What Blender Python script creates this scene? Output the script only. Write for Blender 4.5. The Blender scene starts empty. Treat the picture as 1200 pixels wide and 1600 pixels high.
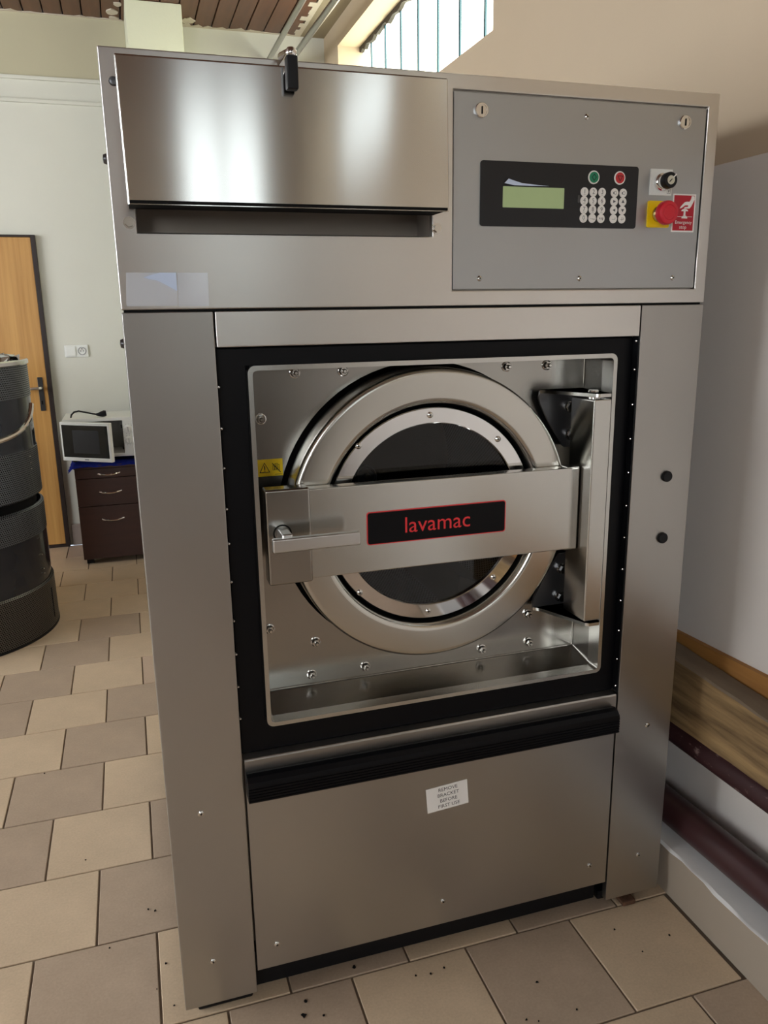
import bpy, bmesh, math, random
from mathutils import Vector, Matrix
C = bpy.context.scene.collection
S = 1.2            # plan units -> metres
PI = math.pi
rnd = random.Random(7)

# ---------------------------------------------------------------- camera
cam_d = bpy.data.cameras.new('camera'); cam = bpy.data.objects.new('camera', cam_d); C.objects.link(cam)
cam_d.sensor_fit = 'VERTICAL'; cam_d.sensor_height = 36.0; cam_d.lens = 1244.07 / 1600 * 36.0
cam_d.clip_start = 0.02; cam_d.clip_end = 100
_r = Vector((0.95287624, -0.30298125, -0.01514055)); _u = Vector((0.08777601, 0.22759325, 0.96979208)); _f = Vector((0.29038293, 0.92542081, -0.24346269))
cam.matrix_world = Matrix(((_r.x, _u.x, -_f.x, 0.0028*S), (_r.y, _u.y, -_f.y, -1.2614*S), (_r.z, _u.z, -_f.z, 1.2762*S), (0, 0, 0, 1)))
bpy.context.scene.camera = cam

# ---------------------------------------------------------------- world, exposure
scn = bpy.context.scene
w = bpy.data.worlds.new('world'); scn.world = w; w.use_nodes = True
w.node_tree.nodes['Background'].inputs[0].default_value = (0.75, 0.86, 1.0, 1)
w.node_tree.nodes['Background'].inputs[1].default_value = 1.0
vs = scn.view_settings; vs.view_transform = 'Standard'; vs.look = 'None'; vs.gamma = 1; vs.use_curve_mapping = False
vs.exposure = 0.8
PANE_GREEN = ((0.97, 1.0, 0.82), 4.0)    # daylight through the ribbed glass of the wall windows
PANE_BLUE = ((0.93, 0.97, 1.0), 6.0)     # unseen left wall window, added to light the back wall and floor
PANE_SHADE = ((0.88, 0.97, 1.0), 1.35)    # shaded windows behind the camera
PANE_FRONT = ((0.92, 0.96, 1.0), 8.5)    # unseen wide window, added behind the camera to light the right wall

# ---------------------------------------------------------------- materials
def nt(name):
    m = bpy.data.materials.new(name); m.use_nodes = True
    return m, m.node_tree.nodes, m.node_tree.links, m.node_tree.nodes['Principled BSDF']
def srgb(r, g, b):
    f = lambda c: (c/255/12.92) if c/255 <= 0.04045 else ((c/255+0.055)/1.055)**2.4
    return (f(r), f(g), f(b), 1)
def mapped(n, l, scale, coord='Object'):
    tc = n.new('ShaderNodeTexCoord'); mp = n.new('ShaderNodeMapping'); mp.inputs['Scale'].default_value = scale
    l.new(tc.outputs[coord], mp.inputs['Vector']); return mp.outputs['Vector']
def noise(n, l, vec, scale=1, detail=4, rough=.55):
    t = n.new('ShaderNodeTexNoise'); t.inputs['Scale'].default_value = scale; t.inputs['Detail'].default_value = detail; t.inputs['Roughness'].default_value = rough
    l.new(vec, t.inputs['Vector']); return t.outputs['Fac']
def ramp(n, l, fac, stops):
    r = n.new('ShaderNodeValToRGB'); e = r.color_ramp.elements
    while len(e) < len(stops): e.new(.5)
    for el, (p, c) in zip(e, stops): el.position = p; el.color = c
    l.new(fac, r.inputs['Fac']); return r.outputs['Color']
def bump(n, l, b, h, strength, dist=.002):
    bp_ = n.new('ShaderNodeBump'); bp_.inputs['Strength'].default_value = strength; bp_.inputs['Distance'].default_value = dist
    l.new(h, bp_.inputs['Height']); l.new(bp_.outputs['Normal'], b.inputs['Normal'])
def rng(n, l, fac, lo, hi):
    m = n.new('ShaderNodeMapRange'); m.inputs['To Min'].default_value = lo; m.inputs['To Max'].default_value = hi
    l.new(fac, m.inputs['Value']); return m.outputs['Result']
def plain(name, col, rough=.5, metal=0, spec=.5, var=.0, coat=0, nscale=(6, 6, 6)):
    m, n, l, b = nt(name)
    b.inputs['Roughness'].default_value = rough; b.inputs['Metallic'].default_value = metal; b.inputs['Specular IOR Level'].default_value = spec
    b.inputs['Coat Weight'].default_value = coat
    v = mapped(n, l, nscale); f = noise(n, l, v, 1, 5)
    d = tuple(c*(1-var) for c in col[:3])+(1,); u = tuple(min(1, c*(1+var)) for c in col[:3])+(1,)
    l.new(ramp(n, l, f, [(.3, d), (.7, u)]), b.inputs['Base Color'])
    return m
def steel(name, col=(.56, .545, .52), r0=.2, r1=.34, stretch=(1.2, 1.2, 90), smudge=.06, bmp=.0, aniso=.0):
    m, n, l, b = nt(name); b.inputs['Metallic'].default_value = 1
    st = noise(n, l, mapped(n, l, stretch), 3, 3)
    sm = noise(n, l, mapped(n, l, (2.6, 2.6, 2.0)), 1, 1.2, .5)
    a = n.new('ShaderNodeMath'); a.operation = 'MULTIPLY_ADD'; a.inputs[1].default_value = .12
    l.new(st, a.inputs[0]); 
    h = n.new('ShaderNodeMath'); h.operation = 'MULTIPLY'; h.inputs[1].default_value = .88; l.new(sm, h.inputs[0]); l.new(h.outputs[0], a.inputs[2])
    l.new(rng(n, l, a.outputs[0], r0, r1), b.inputs['Roughness'])
    c = tuple(x*(1-smudge) for x in col)+(1,); d = tuple(min(1, x*(1+smudge)) for x in col)+(1,)
    l.new(ramp(n, l, sm, [(.35, c), (.65, d)]), b.inputs['Base Color'])
    if bmp: bump(n, l, b, st, bmp, .0005)
    if aniso:      # horizontal brushing spreads reflections vertically
        b.inputs['Anisotropic'].default_value = aniso
        cx = n.new('ShaderNodeCombineXYZ'); cx.inputs[2].default_value = 1; l.new(cx.outputs[0], b.inputs['Tangent'])
    return m
def emit(name, col, s):
    m, n, l, b = nt(name); b.inputs['Base Color'].default_value = (*col, 1); b.inputs['Roughness'].default_value = .3
    b.inputs['Emission Color'].default_value = (*col, 1); b.inputs['Emission Strength'].default_value = s
    return m
M = {}
M['steel'] = steel('brushed_steel_shade_toned', (.45, .437, .415), .285, .37, smudge=.08, aniso=.5)  # same steel as the upper panels, darkened to imitate the dim lower reflection
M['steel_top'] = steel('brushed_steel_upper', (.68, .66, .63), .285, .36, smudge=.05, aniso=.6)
M['lid'] = steel('polished_lid_steel', (.66, .65, .63), .13, .17, aniso=.88)
M['door'] = steel('satin_door_steel', (.60, .585, .54), .17, .26, (2, 2, 30))
M['bar'] = steel('bar_steel', (.60, .595, .565), .2, .26, (1.5, 1.5, 80), aniso=.7)
M['plate'] = steel('plate_steel', (.40, .39, .365), .16, .26, (2, 2, 40))
M['panel_grey'] = steel('matte_grey_panel', (.46, .47, .475), .40, .50, (1.5, 1.5, 60), .05)
M['chrome'] = plain('chrome', (.78, .78, .78, 1), .05, 1)
M['bolt'] = plain('bolt_steel', (.66, .65, .62, 1), .16, 1)
M['black_gloss'] = plain('black_rubber', srgb(5, 6, 10), .4, 0, .2, .1)
M['black'] = plain('black_plastic', srgb(13, 14, 18), .45, 0, .3, .1)
M['membrane'] = plain('membrane_black', srgb(24, 26, 31), .32, 0, .4, .05)
M['void'] = plain('dark_cavity', srgb(10, 10, 10), .8, 0, .2)
M['slot'] = plain('hopper_inner_steel', srgb(150, 140, 130), .5, .3, .5, .05)
M['white_plastic'] = plain('white_plastic', srgb(228, 230, 226), .4)
M['paper'] = plain('white_paper', srgb(240, 238, 234), .7)
M['white_print'] = plain('white_print', srgb(240, 238, 234), .6)
M['ink'] = plain('black_ink', srgb(20, 20, 20), .7)
M['grey_ink'] = plain('grey_ink', srgb(90, 92, 95), .7)
M['red_ink'] = plain('red_ink', srgb(178, 14, 40), .45)
M['badge_red'] = plain('badge_red', srgb(226, 50, 56), .4)
M['yellow'] = plain('yellow_sticker', srgb(250, 212, 0), .45)
M['red_knob'] = plain('red_plastic', srgb(206, 28, 48), .35)
M['green'] = plain('green_key', srgb(10, 128, 92), .4)
M['red_key'] = plain('red_key', srgb(196, 40, 48), .4)
M['lcd'] = emit('lcd_green', srgb(140, 156, 112)[:3], .22)
M['brass'] = plain('brass', (.55, .45, .2, 1), .25, 1)
M['cap_cream'] = plain('cream_cap', srgb(205, 200, 180), .4)
M['film'] = plain('peeling_film', srgb(200, 205, 212), .12, 0, .8)
M['film_blue'] = plain('film_curl', srgb(205, 222, 250), .08, 0, 1.0)
M['rust'] = plain('rusty_metal', srgb(92, 66, 50), .85, 0, .3, .45, 0, (60, 60, 60))
M['alu'] = plain('satin_aluminium', (.72, .72, .71, 1), .3, 1)
# tinted glass: real see-through pane
m, n, l, b = nt('dark_glass')
tr = n.new('ShaderNodeBsdfTransparent'); tr.inputs[0].default_value = (.5, .52, .53, 1)
gl = n.new('ShaderNodeBsdfGlossy'); gl.inputs['Roughness'].default_value = .015
fr = n.new('ShaderNodeFresnel'); fr.inputs[0].default_value = 1.5
mx = n.new('ShaderNodeMixShader'); l.new(fr.outputs[0], mx.inputs[0]); l.new(tr.outputs[0], mx.inputs[1]); l.new(gl.outputs[0], mx.inputs[2])
l.new(mx.outputs[0], n['Material Output'].inputs[0]); M['glass'] = m
# perforated metals: fine hole pattern (holes are 2-3 px) from UV in metres
def perforated(name, col, hole, rough, metal, pitch=.011, r=.32):
    m, n, l, b = nt(name); b.inputs['Metallic'].default_value = metal; b.inputs['Roughness'].default_value = rough
    uv = n.new('ShaderNodeTexCoord'); sep = n.new('ShaderNodeSeparateXYZ'); l.new(uv.outputs['UV'], sep.inputs[0])
    def mth(op, a, bb=None):
        q = n.new('ShaderNodeMath'); q.operation = op
        for i, x in enumerate((a, bb)):
            if x is None: continue
            if isinstance(x, (int, float)): q.inputs[i].default_value = x
            else: l.new(x, q.inputs[i])
        return q.outputs[0]
    def dots(ox, oy):
        px, py = pitch, pitch*1.732
        fx = mth('SUBTRACT', mth('FRACT', mth('ADD', mth('DIVIDE', sep.outputs[0], px), ox)), .5)
        fy = mth('MULTIPLY', mth('SUBTRACT', mth('FRACT', mth('ADD', mth('DIVIDE', sep.outputs[1], py), oy)), .5), 1.732)
        return mth('SQRT', mth('ADD', mth('MULTIPLY', fx, fx), mth('MULTIPLY', fy, fy)))
    d = mth('MINIMUM', dots(0, 0), dots(.5, .5))
    k = mth('LESS_THAN', d, r)
    mixc = n.new('ShaderNodeMix'); mixc.data_type = 'RGBA'; mixc.inputs['A'].default_value = col; mixc.inputs['B'].default_value = hole
    l.new(k, mixc.inputs['Factor']); l.new(mixc.outputs['Result'], b.inputs['Base Color'])
    l.new(rng(n, l, k, rough, .95), b.inputs['Roughness'])
    bp_ = n.new('ShaderNodeBump'); bp_.inputs['Strength'].default_value = .6; bp_.inputs['Distance'].default_value = .002; bp_.invert = True
    l.new(k, bp_.inputs['Height']); l.new(bp_.outputs['Normal'], b.inputs['Normal'])
    return m
M['perf_dark'] = perforated('perforated_enamel', (.14, .15, .165, 1), (.004, .004, .005, 1), .3, .7)
M['perf_brown'] = perforated('perforated_base', (.12, .11, .10, 1), (.006, .006, .006, 1), .35, .7)
M['perf_drum'] = perforated('perforated_drum', (.26, .26, .26, 1), (.03, .03, .03, 1), .35, 1, .009, .3)
M['enamel'] = plain('dark_gloss_enamel', srgb(38, 42, 50), .1, .3, .6, .1)
M['foil'] = plain('crumpled_foil', (.62, .66, .72, 1), .25, 1)
# painted walls
def wall_mat(name, col, bstr=.12, var=.03):
    m, n, l, b = nt(name); b.inputs['Roughness'].default_value = .75; b.inputs['Specular IOR Level'].default_value = .3
    big = noise(n, l, mapped(n, l, (1.3, 1.3, 1.3)), 1, 6, .6); fine = noise(n, l, mapped(n, l, (55, 55, 55)), 1, 4)
    l.new(ramp(n, l, big, [(.3, tuple(c*(1-var) for c in col[:3])+(1,)), (.7, tuple(min(1, c*(1+var)) for c in col[:3])+(1,))]), b.inputs['Base Color'])
    bump(n, l, b, fine, bstr, .002)
    return m
M['wall'] = wall_mat('white_wall_paint', srgb(214, 214, 204))
M['wall_cream'] = wall_mat('cream_wall_paint', srgb(192, 174, 150))
M['strip'] = wall_mat('greyish_plaster_strip', srgb(158, 146, 124))
M['wall_upper_shade'] = wall_mat('upper_wall_shade_tone', srgb(190, 184, 158))
M['wall_brown'] = wall_mat('brownish_wall_paint', srgb(172, 157, 140))
M['wall_low'] = wall_mat('added_dark_lower_coat', srgb(84, 74, 66))
M['dado'] = wall_mat('grey_white_dado_paint', srgb(218, 212, 206))
M['pilaster'] = wall_mat('rough_plaster_pilaster', srgb(218, 220, 196), .5)
M['plinth'] = wall_mat('plinth_paint', srgb(158, 146, 132), .2, .06)
M['plinth_top'] = wall_mat('white_plinth_top', srgb(222, 222, 220), .4, .05)
M['plaster'] = wall_mat('crumbled_plaster', srgb(205, 195, 180), .8, .15)
M['mortar'] = wall_mat('rough_mortar', srgb(62, 56, 48), 1.0, .5)
M['grey_tile'] = plain('grey_skirting_tile', srgb(150, 138, 130), .4, 0, .5, .08)
# floor
def tile_mat(name, col):
    m, n, l, b = nt(name); b.inputs['Roughness'].default_value = .42; b.inputs['Specular IOR Level'].default_value = .45
    f1 = noise(n, l, mapped(n, l, (5, 5, 5)), 1, 6, .65); f2 = noise(n, l, mapped(n, l, (160, 160, 160)), 1, 3)
    a = n.new('ShaderNodeMath'); a.operation = 'MULTIPLY_ADD'; a.inputs[1].default_value = .35; l.new(f2, a.inputs[0])
    h = n.new('ShaderNodeMath'); h.operation = 'MULTIPLY'; h.inputs[1].default_value = .65; l.new(f1, h.inputs[0]); l.new(h.outputs[0], a.inputs[2])
    l.new(ramp(n, l, a.outputs[0], [(.28, tuple(c*.80 for c in col[:3])+(1,)), (.66, tuple(c*1.07 for c in col[:3])+(1,))]), b.inputs['Base Color'])
    l.new(rng(n, l, f1, .34, .55), b.inputs['Roughness'])
    bump(n, l, b, f2, .08, .001)
    return m
M['tile_light'] = tile_mat('tile_light', srgb(200, 178, 150))
M['tile_mid'] = tile_mat('tile_mid', srgb(190, 167, 145))
M['tile_dark'] = tile_mat('tile_dark', srgb(175, 155, 134))
M['grout'] = plain('grout', srgb(120, 106, 92), .85, 0, .2, .12)
# wood
def wood(name, c0, c1, scale, rough=.5, bstr=.1):
    m, n, l, b = nt(name); b.inputs['Roughness'].default_value = rough
    g = noise(n, l, mapped(n, l, scale), 1, 6, .6)
    l.new(ramp(n, l, g, [(.3, c0), (.5, tuple((x+y)/2 for x, y in zip(c0, c1))), (.72, c1)]), b.inputs['Base Color'])
    bump(n, l, b, g, bstr, .002)
    return m
M['board'] = wood('brown_ceiling_board', srgb(74, 45, 30), srgb(112, 72, 50), (14, .9, 14), .45)
M['oak'] = wood('oak_door', srgb(176, 128, 66), srgb(205, 158, 92), (38, 38, 1.0), .45, .03)
M['door_frame'] = plain('dark_door_frame', srgb(36, 24, 20), .5)
M['walnut'] = wood('dark_cabinet', srgb(50, 28, 22), srgb(66, 38, 30), (3, 3, 22), .45, .02)
M['beam'] = wood('rough_timber', srgb(88, 68, 44), srgb(172, 142, 98), (26, 3.0, 34), .8, .5)
M['beam_top'] = plain('grey_weathered_timber', srgb(118, 104, 88), .85, 0, .2, .15, 0, (30, 6, 30))
M['lath'] = wood('orange_lath', srgb(138, 92, 42), srgb(172, 122, 62), (30, 2, 30), .7, .1)
M['maroon'] = plain('maroon_pipe_paint', srgb(66, 40, 41), .4, 0, .5, .12, 0, (8, 8, 8))
# scuffed maroon
m, n, l, b = nt('scuffed_maroon_paint'); b.inputs['Roughness'].default_value = .5
f = noise(n, l, mapped(n, l, (22, 10, 22)), 1.6, 8, .75)
l.new(ramp(n, l, f, [(.58, srgb(60, 34, 36)), (.64, srgb(132, 110, 106))]), b.inputs['Base Color']); M['maroon_worn'] = m
M['cloth'] = plain('blue_cloth', srgb(34, 48, 150), .9, 0, .1, .25, 0, (40, 40, 40))
M['dull_pipe'] = plain('dull_metal_pipe', (.36, .36, .36, 1), .32, 1)
M['gunmetal'] = plain('grey_metal', srgb(88, 88, 90), .35, .8)
M['mw_dark'] = plain('microwave_glass', srgb(9, 12, 17), .08, 0, .6)
M['mw_grey'] = plain('microwave_inner_grey', srgb(150, 152, 152), .4)
M['pane_green'] = emit('daylit_ribbed_glass', *PANE_GREEN)
M['pane_blue'] = emit('added_window_glow', *PANE_BLUE)
M['pane_shade'] = emit('shaded_window_glass', *PANE_SHADE)
M['pane_front'] = emit('added_front_window_glow', *PANE_FRONT)
M['joint'] = plain('glass_joint', srgb(58, 92, 106), .6)
M['joint_pale'] = plain('pale_glass_joint', srgb(105, 140, 150), .6)
M['frame_white'] = plain('white_window_frame', srgb(215, 215, 210), .5)

# ---------------------------------------------------------------- mesh builder
class B:
    def __init__(s): s.bm = bmesh.new(); s.uv = None
    def face(s, vs_, mi=0):
        try: f_ = s.bm.faces.new(vs_)
        except ValueError: return None
        f_.material_index = mi; return f_
    def box(s, x0, x1, y0, y1, z0, z1, mi=0, bev=0, seg=2):
        t = bmesh.new(); bmesh.ops.create_cube(t, size=1)
        for v in t.verts: v.co = Vector(((x0+x1)/2+v.co.x*(x1-x0), (y0+y1)/2+v.co.y*(y1-y0), (z0+z1)/2+v.co.z*(z1-z0)))
        if bev: bmesh.ops.bevel(t, geom=t.edges[:], offset=bev, segments=seg, profile=.5, affect='EDGES')
        s.merge(t, mi); return s
    def merge(s, t, mi=0, keep=False):
        mp = {}
        for v in t.verts: mp[v] = s.bm.verts.new(v.co)
        for f_ in t.faces:
            g = s.face([mp[v] for v in f_.verts], f_.material_index if keep else mi)
        t.free()
    def lathe(s, c, prof, n=48, axis='y', mi=0, a0=0, a1=2*PI, uvs=False, closed=False):
        full = abs(a1-a0-2*PI) < 1e-6; k = n if full else n+1
        if uvs and s.uv is None: s.uv = s.bm.loops.layers.uv.new('UVMap')
        rows = []
        for (r, a) in prof:
            row = []
            for i in range(k):
                th = a0+(a1-a0)*i/n; p, q = r*math.cos(th), r*math.sin(th)
                co = {'y': (c[0]+p, c[1]+a, c[2]+q), 'z': (c[0]+p, c[1]+q, c[2]+a), 'x': (c[0]+a, c[1]+p, c[2]+q)}[axis]
                row.append(co)
            if r < 1e-6: v = s.bm.verts.new(row[0]); rows.append([v]*k)
            else: rows.append([s.bm.verts.new(q_) for q_ in row])
        L = 0
        for j in range(len(prof)-1):
            dl = math.hypot(prof[j+1][0]-prof[j][0], prof[j+1][1]-prof[j][1])
            for i in range(n):
                i2 = (i+1) % k
                q_ = []
                for v in (rows[j][i], rows[j][i2], rows[j+1][i2], rows[j+1][i]):
                    if v not in q_: q_.append(v)
                if len(q_) < 3: continue
                f_ = s.face(q_, mi)
                if f_ and uvs and len(q_) == 4:
                    R = prof[j][0]; u0, u1 = (a0+(a1-a0)*i/n)*R*S, (a0+(a1-a0)*(i+1)/n)*R*S
                    for lp, uvc in zip(f_.loops, ((u0, L*S), (u1, L*S), (u1, (L+dl)*S), (u0, (L+dl)*S))): lp[s.uv].uv = uvc
            L += dl
        return s
    def prism(s, pts, d0, d1, plane='xz', mi=0):
        mk = {'xz': lambda p, d: (p[0], d, p[1]), 'yz': lambda p, d: (d, p[0], p[1]), 'xy': lambda p, d: (p[0], p[1], d)}[plane]
        a = [s.bm.verts.new(mk(p, d0)) for p in pts]; b_ = [s.bm.verts.new(mk(p, d1)) for p in pts]
        s.face(a, mi); s.face(b_[::-1], mi)
        for i in range(len(pts)): s.face([a[i], a[(i+1) % len(pts)], b_[(i+1) % len(pts)], b_[i]], mi)
        return s
    def ring(s, outer, inner, d0, d1, plane='xz', mi=0):
        mk = {'xz': lambda p, d: (p[0], d, p[1]), 'yz': lambda p, d: (d, p[0], p[1]), 'xy': lambda p, d: (p[0], p[1], d)}[plane]
        n_ = len(outer); V = [[s.bm.verts.new(mk(p, d)) for p in L] for d in (d0, d1) for L in (outer, inner)]
        for i in range(n_):
            j = (i+1) % n_
            s.face([V[0][i], V[0][j], V[1][j], V[1][i]], mi); s.face([V[2][i], V[3][i], V[3][j], V[2][j]], mi)
            s.face([V[0][i], V[2][i], V[2][j], V[0][j]], mi); s.face([V[1][i], V[1][j], V[3][j], V[3][i]], mi)
        return s
    def tube(s, pts, r, n=12, mi=0, cap=True, rr=None):
        pts = [Vector(p) for p in pts]; rows = []; up = None
        for i, p in enumerate(pts):
            t = (pts[min(i+1, len(pts)-1)]-pts[max(i-1, 0)]).normalized()
            if up is None: up = t.orthogonal().normalized()
            up = (up-t*up.dot(t)).normalized(); sd = t.cross(up); R = rr[i] if rr else r
            rows.append([s.bm.verts.new(p+R*(math.cos(2*PI*k/n)*up+math.sin(2*PI*k/n)*sd)) for k in range(n)])
        for a, b_ in zip(rows, rows[1:]):
            for k in range(n): s.face([a[k], a[(k+1) % n], b_[(k+1) % n], b_[k]], mi)
        if cap: s.face(rows[0][::-1], mi); s.face(rows[-1], mi)
        return s
    def grid(s, A, Bz, solid, d0, d1, plane='xz', mi=0, bev=0, seg=2):
        """sheet with real holes: cells of a grid, solid(i,j) says which are metal"""
        t = bmesh.new(); mk = {'xz': lambda p, q, d: (p, d, q), 'yz': lambda p, q, d: (d, p, q), 'xy': lambda p, q, d: (p, q, d)}[plane]
        V = {}
        def v(i, j, d):
            if (i, j, d) not in V: V[i, j, d] = t.verts.new(mk(A[i], Bz[j], (d0, d1)[d]))
            return V[i, j, d]
        na, nb = len(A)-1, len(Bz)-1; ok = lambda i, j: 0 <= i < na and 0 <= j < nb and solid(i, j)
        for i in range(na):
            for j in range(nb):
                if not ok(i, j): continue
                for d in (0, 1): t.faces.new([v(i, j, d), v(i+1, j, d), v(i+1, j+1, d), v(i, j+1, d)])
                for (di, dj, e0, e1) in ((-1, 0, (0, 0), (0, 1)), (1, 0, (1, 0), (1, 1)), (0, -1, (0, 0), (1, 0)), (0, 1, (0, 1), (1, 1))):
                    if not ok(i+di, j+dj):
                        a, c = (i+e0[0], j+e0[1]), (i+e1[0], j+e1[1])
                        t.faces.new([v(*a, 0), v(*c, 0), v(*c, 1), v(*a, 1)])
        bmesh.ops.recalc_face_normals(t, faces=t.faces[:])
        if bev:
            bmesh.ops.bevel(t, geom=[e for e in t.edges if e.is_manifold and e.calc_face_angle() > .5], offset=bev, segments=seg, profile=.5, affect='EDGES')
        s.merge(t, mi); return s
    def text(s, body, size, x, z, y, align='CENTER', mi=0, width=None, rot=0, depth=.0):
        cu = bpy.data.curves.new('t', 'FONT'); cu.body = body; cu.size = size; cu.align_x = align; cu.align_y = 'BOTTOM_BASELINE'; cu.resolution_u = 3; cu.space_line = .85
        ob = bpy.data.objects.new('t', cu); C.objects.link(ob); bpy.context.view_layer.update()
        me = ob.evaluated_get(bpy.context.evaluated_depsgraph_get()).to_mesh()
        t = bmesh.new(); t.from_mesh(me); xs = [v.co.x for v in t.verts]
        k = width/(max(xs)-min(xs)) if width else 1
        cr, sr = math.cos(rot), math.sin(rot)
        for v in t.verts:
            px, pz = v.co.x*k, v.co.y*(k if width else 1)
            v.co = Vector((x+px*cr-pz*sr, y, z+px*sr+pz*cr))
        s.merge(t, mi); bpy.data.objects.remove(ob); bpy.data.curves.remove(cu)
        return s

ROOT = {}
def obj(name, b, mats, parent=None, angle=35, recalc=True):
    bm = b.bm
    if recalc: bmesh.ops.recalc_face_normals(bm, faces=bm.faces[:])
    org = Vector((0, 0, 0))
    if parent is not None: org = ROOT[parent.name]
    for v in bm.verts: v.co = (v.co-org)*S
    me = bpy.data.meshes.new(name); bm.to_mesh(me); bm.free()
    for m_ in (mats if isinstance(mats, (list, tuple)) else [mats]): me.materials.append(m_)
    for p in me.polygons: p.use_smooth = True
    me.set_sharp_from_angle(angle=math.radians(angle))
    o = bpy.data.objects.new(name, me); C.objects.link(o)
    if parent is not None: o.parent = parent
    wn = o.modifiers.new('weighted_normals', 'WEIGHTED_NORMAL'); wn.keep_sharp = True; wn.weight = 100
    ROOT[o.name] = org
    return o
def tag(o, label=None, cat=None, group=None, kind=None):
    for k, v in (('label', label), ('category', cat), ('group', group), ('kind', kind)):
        if v: o[k] = v
    return o
def thing(name, loc, label, cat, group=None):
    o = bpy.data.objects.new(name, None); C.objects.link(o); o.location = Vector(loc)*S; o.empty_display_size = .1
    ROOT[o.name] = Vector(loc); return tag(o, label, cat, group)
def struct(name, b, mats, label, cat, angle=35):
    return tag(obj(name, b, mats, None, angle), label, cat, None, 'structure')
def copy_at(o, d, parent=None):
    c = o.copy(); C.objects.link(c); c.location = o.location+Vector(d)*S
    if parent is not None: c.parent = parent
    ROOT[c.name] = ROOT[o.name]; return c
def rrect(x0, x1, z0, z1, r, n=5):
    P = []
    for cx, cz, a in ((x1-r, z1-r, 0), (x0+r, z1-r, PI/2), (x0+r, z0+r, PI), (x1-r, z0+r, 1.5*PI)):
        for i in range(n+1): P.append((cx+r*math.cos(a+PI/2*i/n), cz+r*math.sin(a+PI/2*i/n)))
    return P
def disc(cx, cz, r, n=20, rz=None): return [(cx+r*math.cos(2*PI*i/n), cz+(rz or r)*math.sin(2*PI*i/n)) for i in range(n)]

# ================================================================ ROOM
XW, YB, YF, XL, H = 1.19, 3.495, -4.3, -3.4, 2.745
# floor base + tiles
b = B(); b.box(XL, 1.2, YF, YB, -.05, -.004); floor = struct('floor', b, M['grout'], 'floor of large square beige and pinkish tiles laid in staggered rows', 'floor')
TW, TD, GR = .2425, .2478, .0045
b = B(); b.box(GR/2, TW-GR/2, GR/2, TD-GR/2, -.006, 0, 0, .0012, 1)
tile0 = obj('tile', b, M['tile_light'], floor); first = True
dark = {(0, -1): 'd', (0, -2): 'l', (0, 0): 'l', (1, -1): 'd', (1, 0): 'd', (1, -2): 'l', (2, -1): 'l', (2, -2): 'd', (2, 0): 'd', (3, -1): 'l', (3, 0): 'd', (3, -2): 'd', (3, -3): 'l',
        (4, -1): 'd', (4, -2): 'l', (4, 0): 'l', (5, -1): 'd', (5, -2): 'l', (5, 0): 'l', (5, -3): 'd', (6, -1): 'l', (6, -2): 'd', (6, 0): 'm', (7, -1): 'l', (7, -2): 'd', (7, 0): 'l', (7, -3): 'l', (8, -1): 'd', (8, -2): 'l', (8, 0): 'l',
        (-1, 1): 'l', (-1, 2): 'd', (-1, 3): 'l', (-1, 0): 'd', (-2, 1): 'l', (-2, 2): 'd', (-2, 3): 'l', (-2, 4): 'd', (-2, 0): 'd'}
ntile = 0
for r in range(-6, 14):
    off = -.2868+TW if r % 2 == 0 else -.1660+TW
    for c in range(-5, 6):
        x = off+c*TW; y = .0085+r*TD
        if x > 1.0 or x < -1.45 or y+TD > 3.52 or y < -1.6: continue
        k = dark.get((r, c)) or (rnd.choice('lllm') if r > 8 else ('d' if (c+r//2) % 2 else 'l'))
        if first: o = tile0; o.location = Vector((x, y, 0))*S; first = False
        else: o = copy_at(tile0, (0, 0, 0), floor); o.location = Vector((x, y, rnd.uniform(-.0006, 0)))*S
        o.material_slots[0].link = 'OBJECT'; o.material_slots[0].material = M[{'l': 'tile_light', 'm': 'tile_mid', 'd': 'tile_dark'}[k]]
        ntile += 1
# outlying floor tiles (out of view)
b = B()
for r in range(-18, 14):
    off = -.2868 if r % 2 == 0 else -.1660
    for c in range(-14, 7):
        x = off+c*TW; y = .0085+r*TD
        if x < XL or y < YF or x > 1.0 or y+TD > 3.52: continue
        if not (x > 1.0 or x < -1.45 or y < -1.6): continue
        b.box(x+GR/2, x+TW-GR/2, y+GR/2, y+TD-GR/2, -.006, 0)
tag(obj('outlying_tiles', b, M['tile_mid'], floor), kind='stuff')
# walls
b = B()
Y1, Y2, Z1, Z2 = 1.30, 3.20, 2.132, 2.625       # visible niche
Y3, Y4, Y5, Y6 = -3.75, -2.45, -2.0, -1.5                             # its twins behind the camera
A = [YF, Y3, Y4, Y5, Y6, Y1, Y2, YB]; Zs = [0, Z1, Z2, H]
b.grid(A, Zs, lambda i, j: not (j == 1 and i in (1, 3, 5)), XW, XW+.2, 'yz')
wr = struct('wall_right', b, M['wall_cream'], 'cream painted wall on the right with a high window niche', 'wall')
b = B(); b.box(XW-.012, XW+.01, YF, YB-.001, 0, 1.556, 0, .004)
struct('trim_1', b, M['dado'], 'greyish white lower wall coat ending in a level edge on the right wall', 'wall coat')
b = B(); b.box(XL, XW+.2, YB, YB+.15, 0, H); struct('wall_back', b, M['wall'], 'white back wall with the oak door and wall socket', 'wall')
b = B(); b.grid([YF, -.9, 2.5, YB+.15], [0, .9, 2.4, H], lambda i, j: not (i == 1 and j == 1), XL-.15, XL, 'yz'); struct('wall_left', b, M['wall'], 'white wall on the left out of view', 'wall')
b = B(); A = [XL, -2.6, -1.3, .40, .98, XW+.2]; Zs = [0, 1.35, 2.70, H]
b.grid(A, Zs, lambda i, j: not (j == 1 and i in (1, 3)), YF-.15, YF, 'xz')
struct('wall_front', b, M['wall_brown'], 'brownish wall behind the camera with two windows', 'wall')
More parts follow.
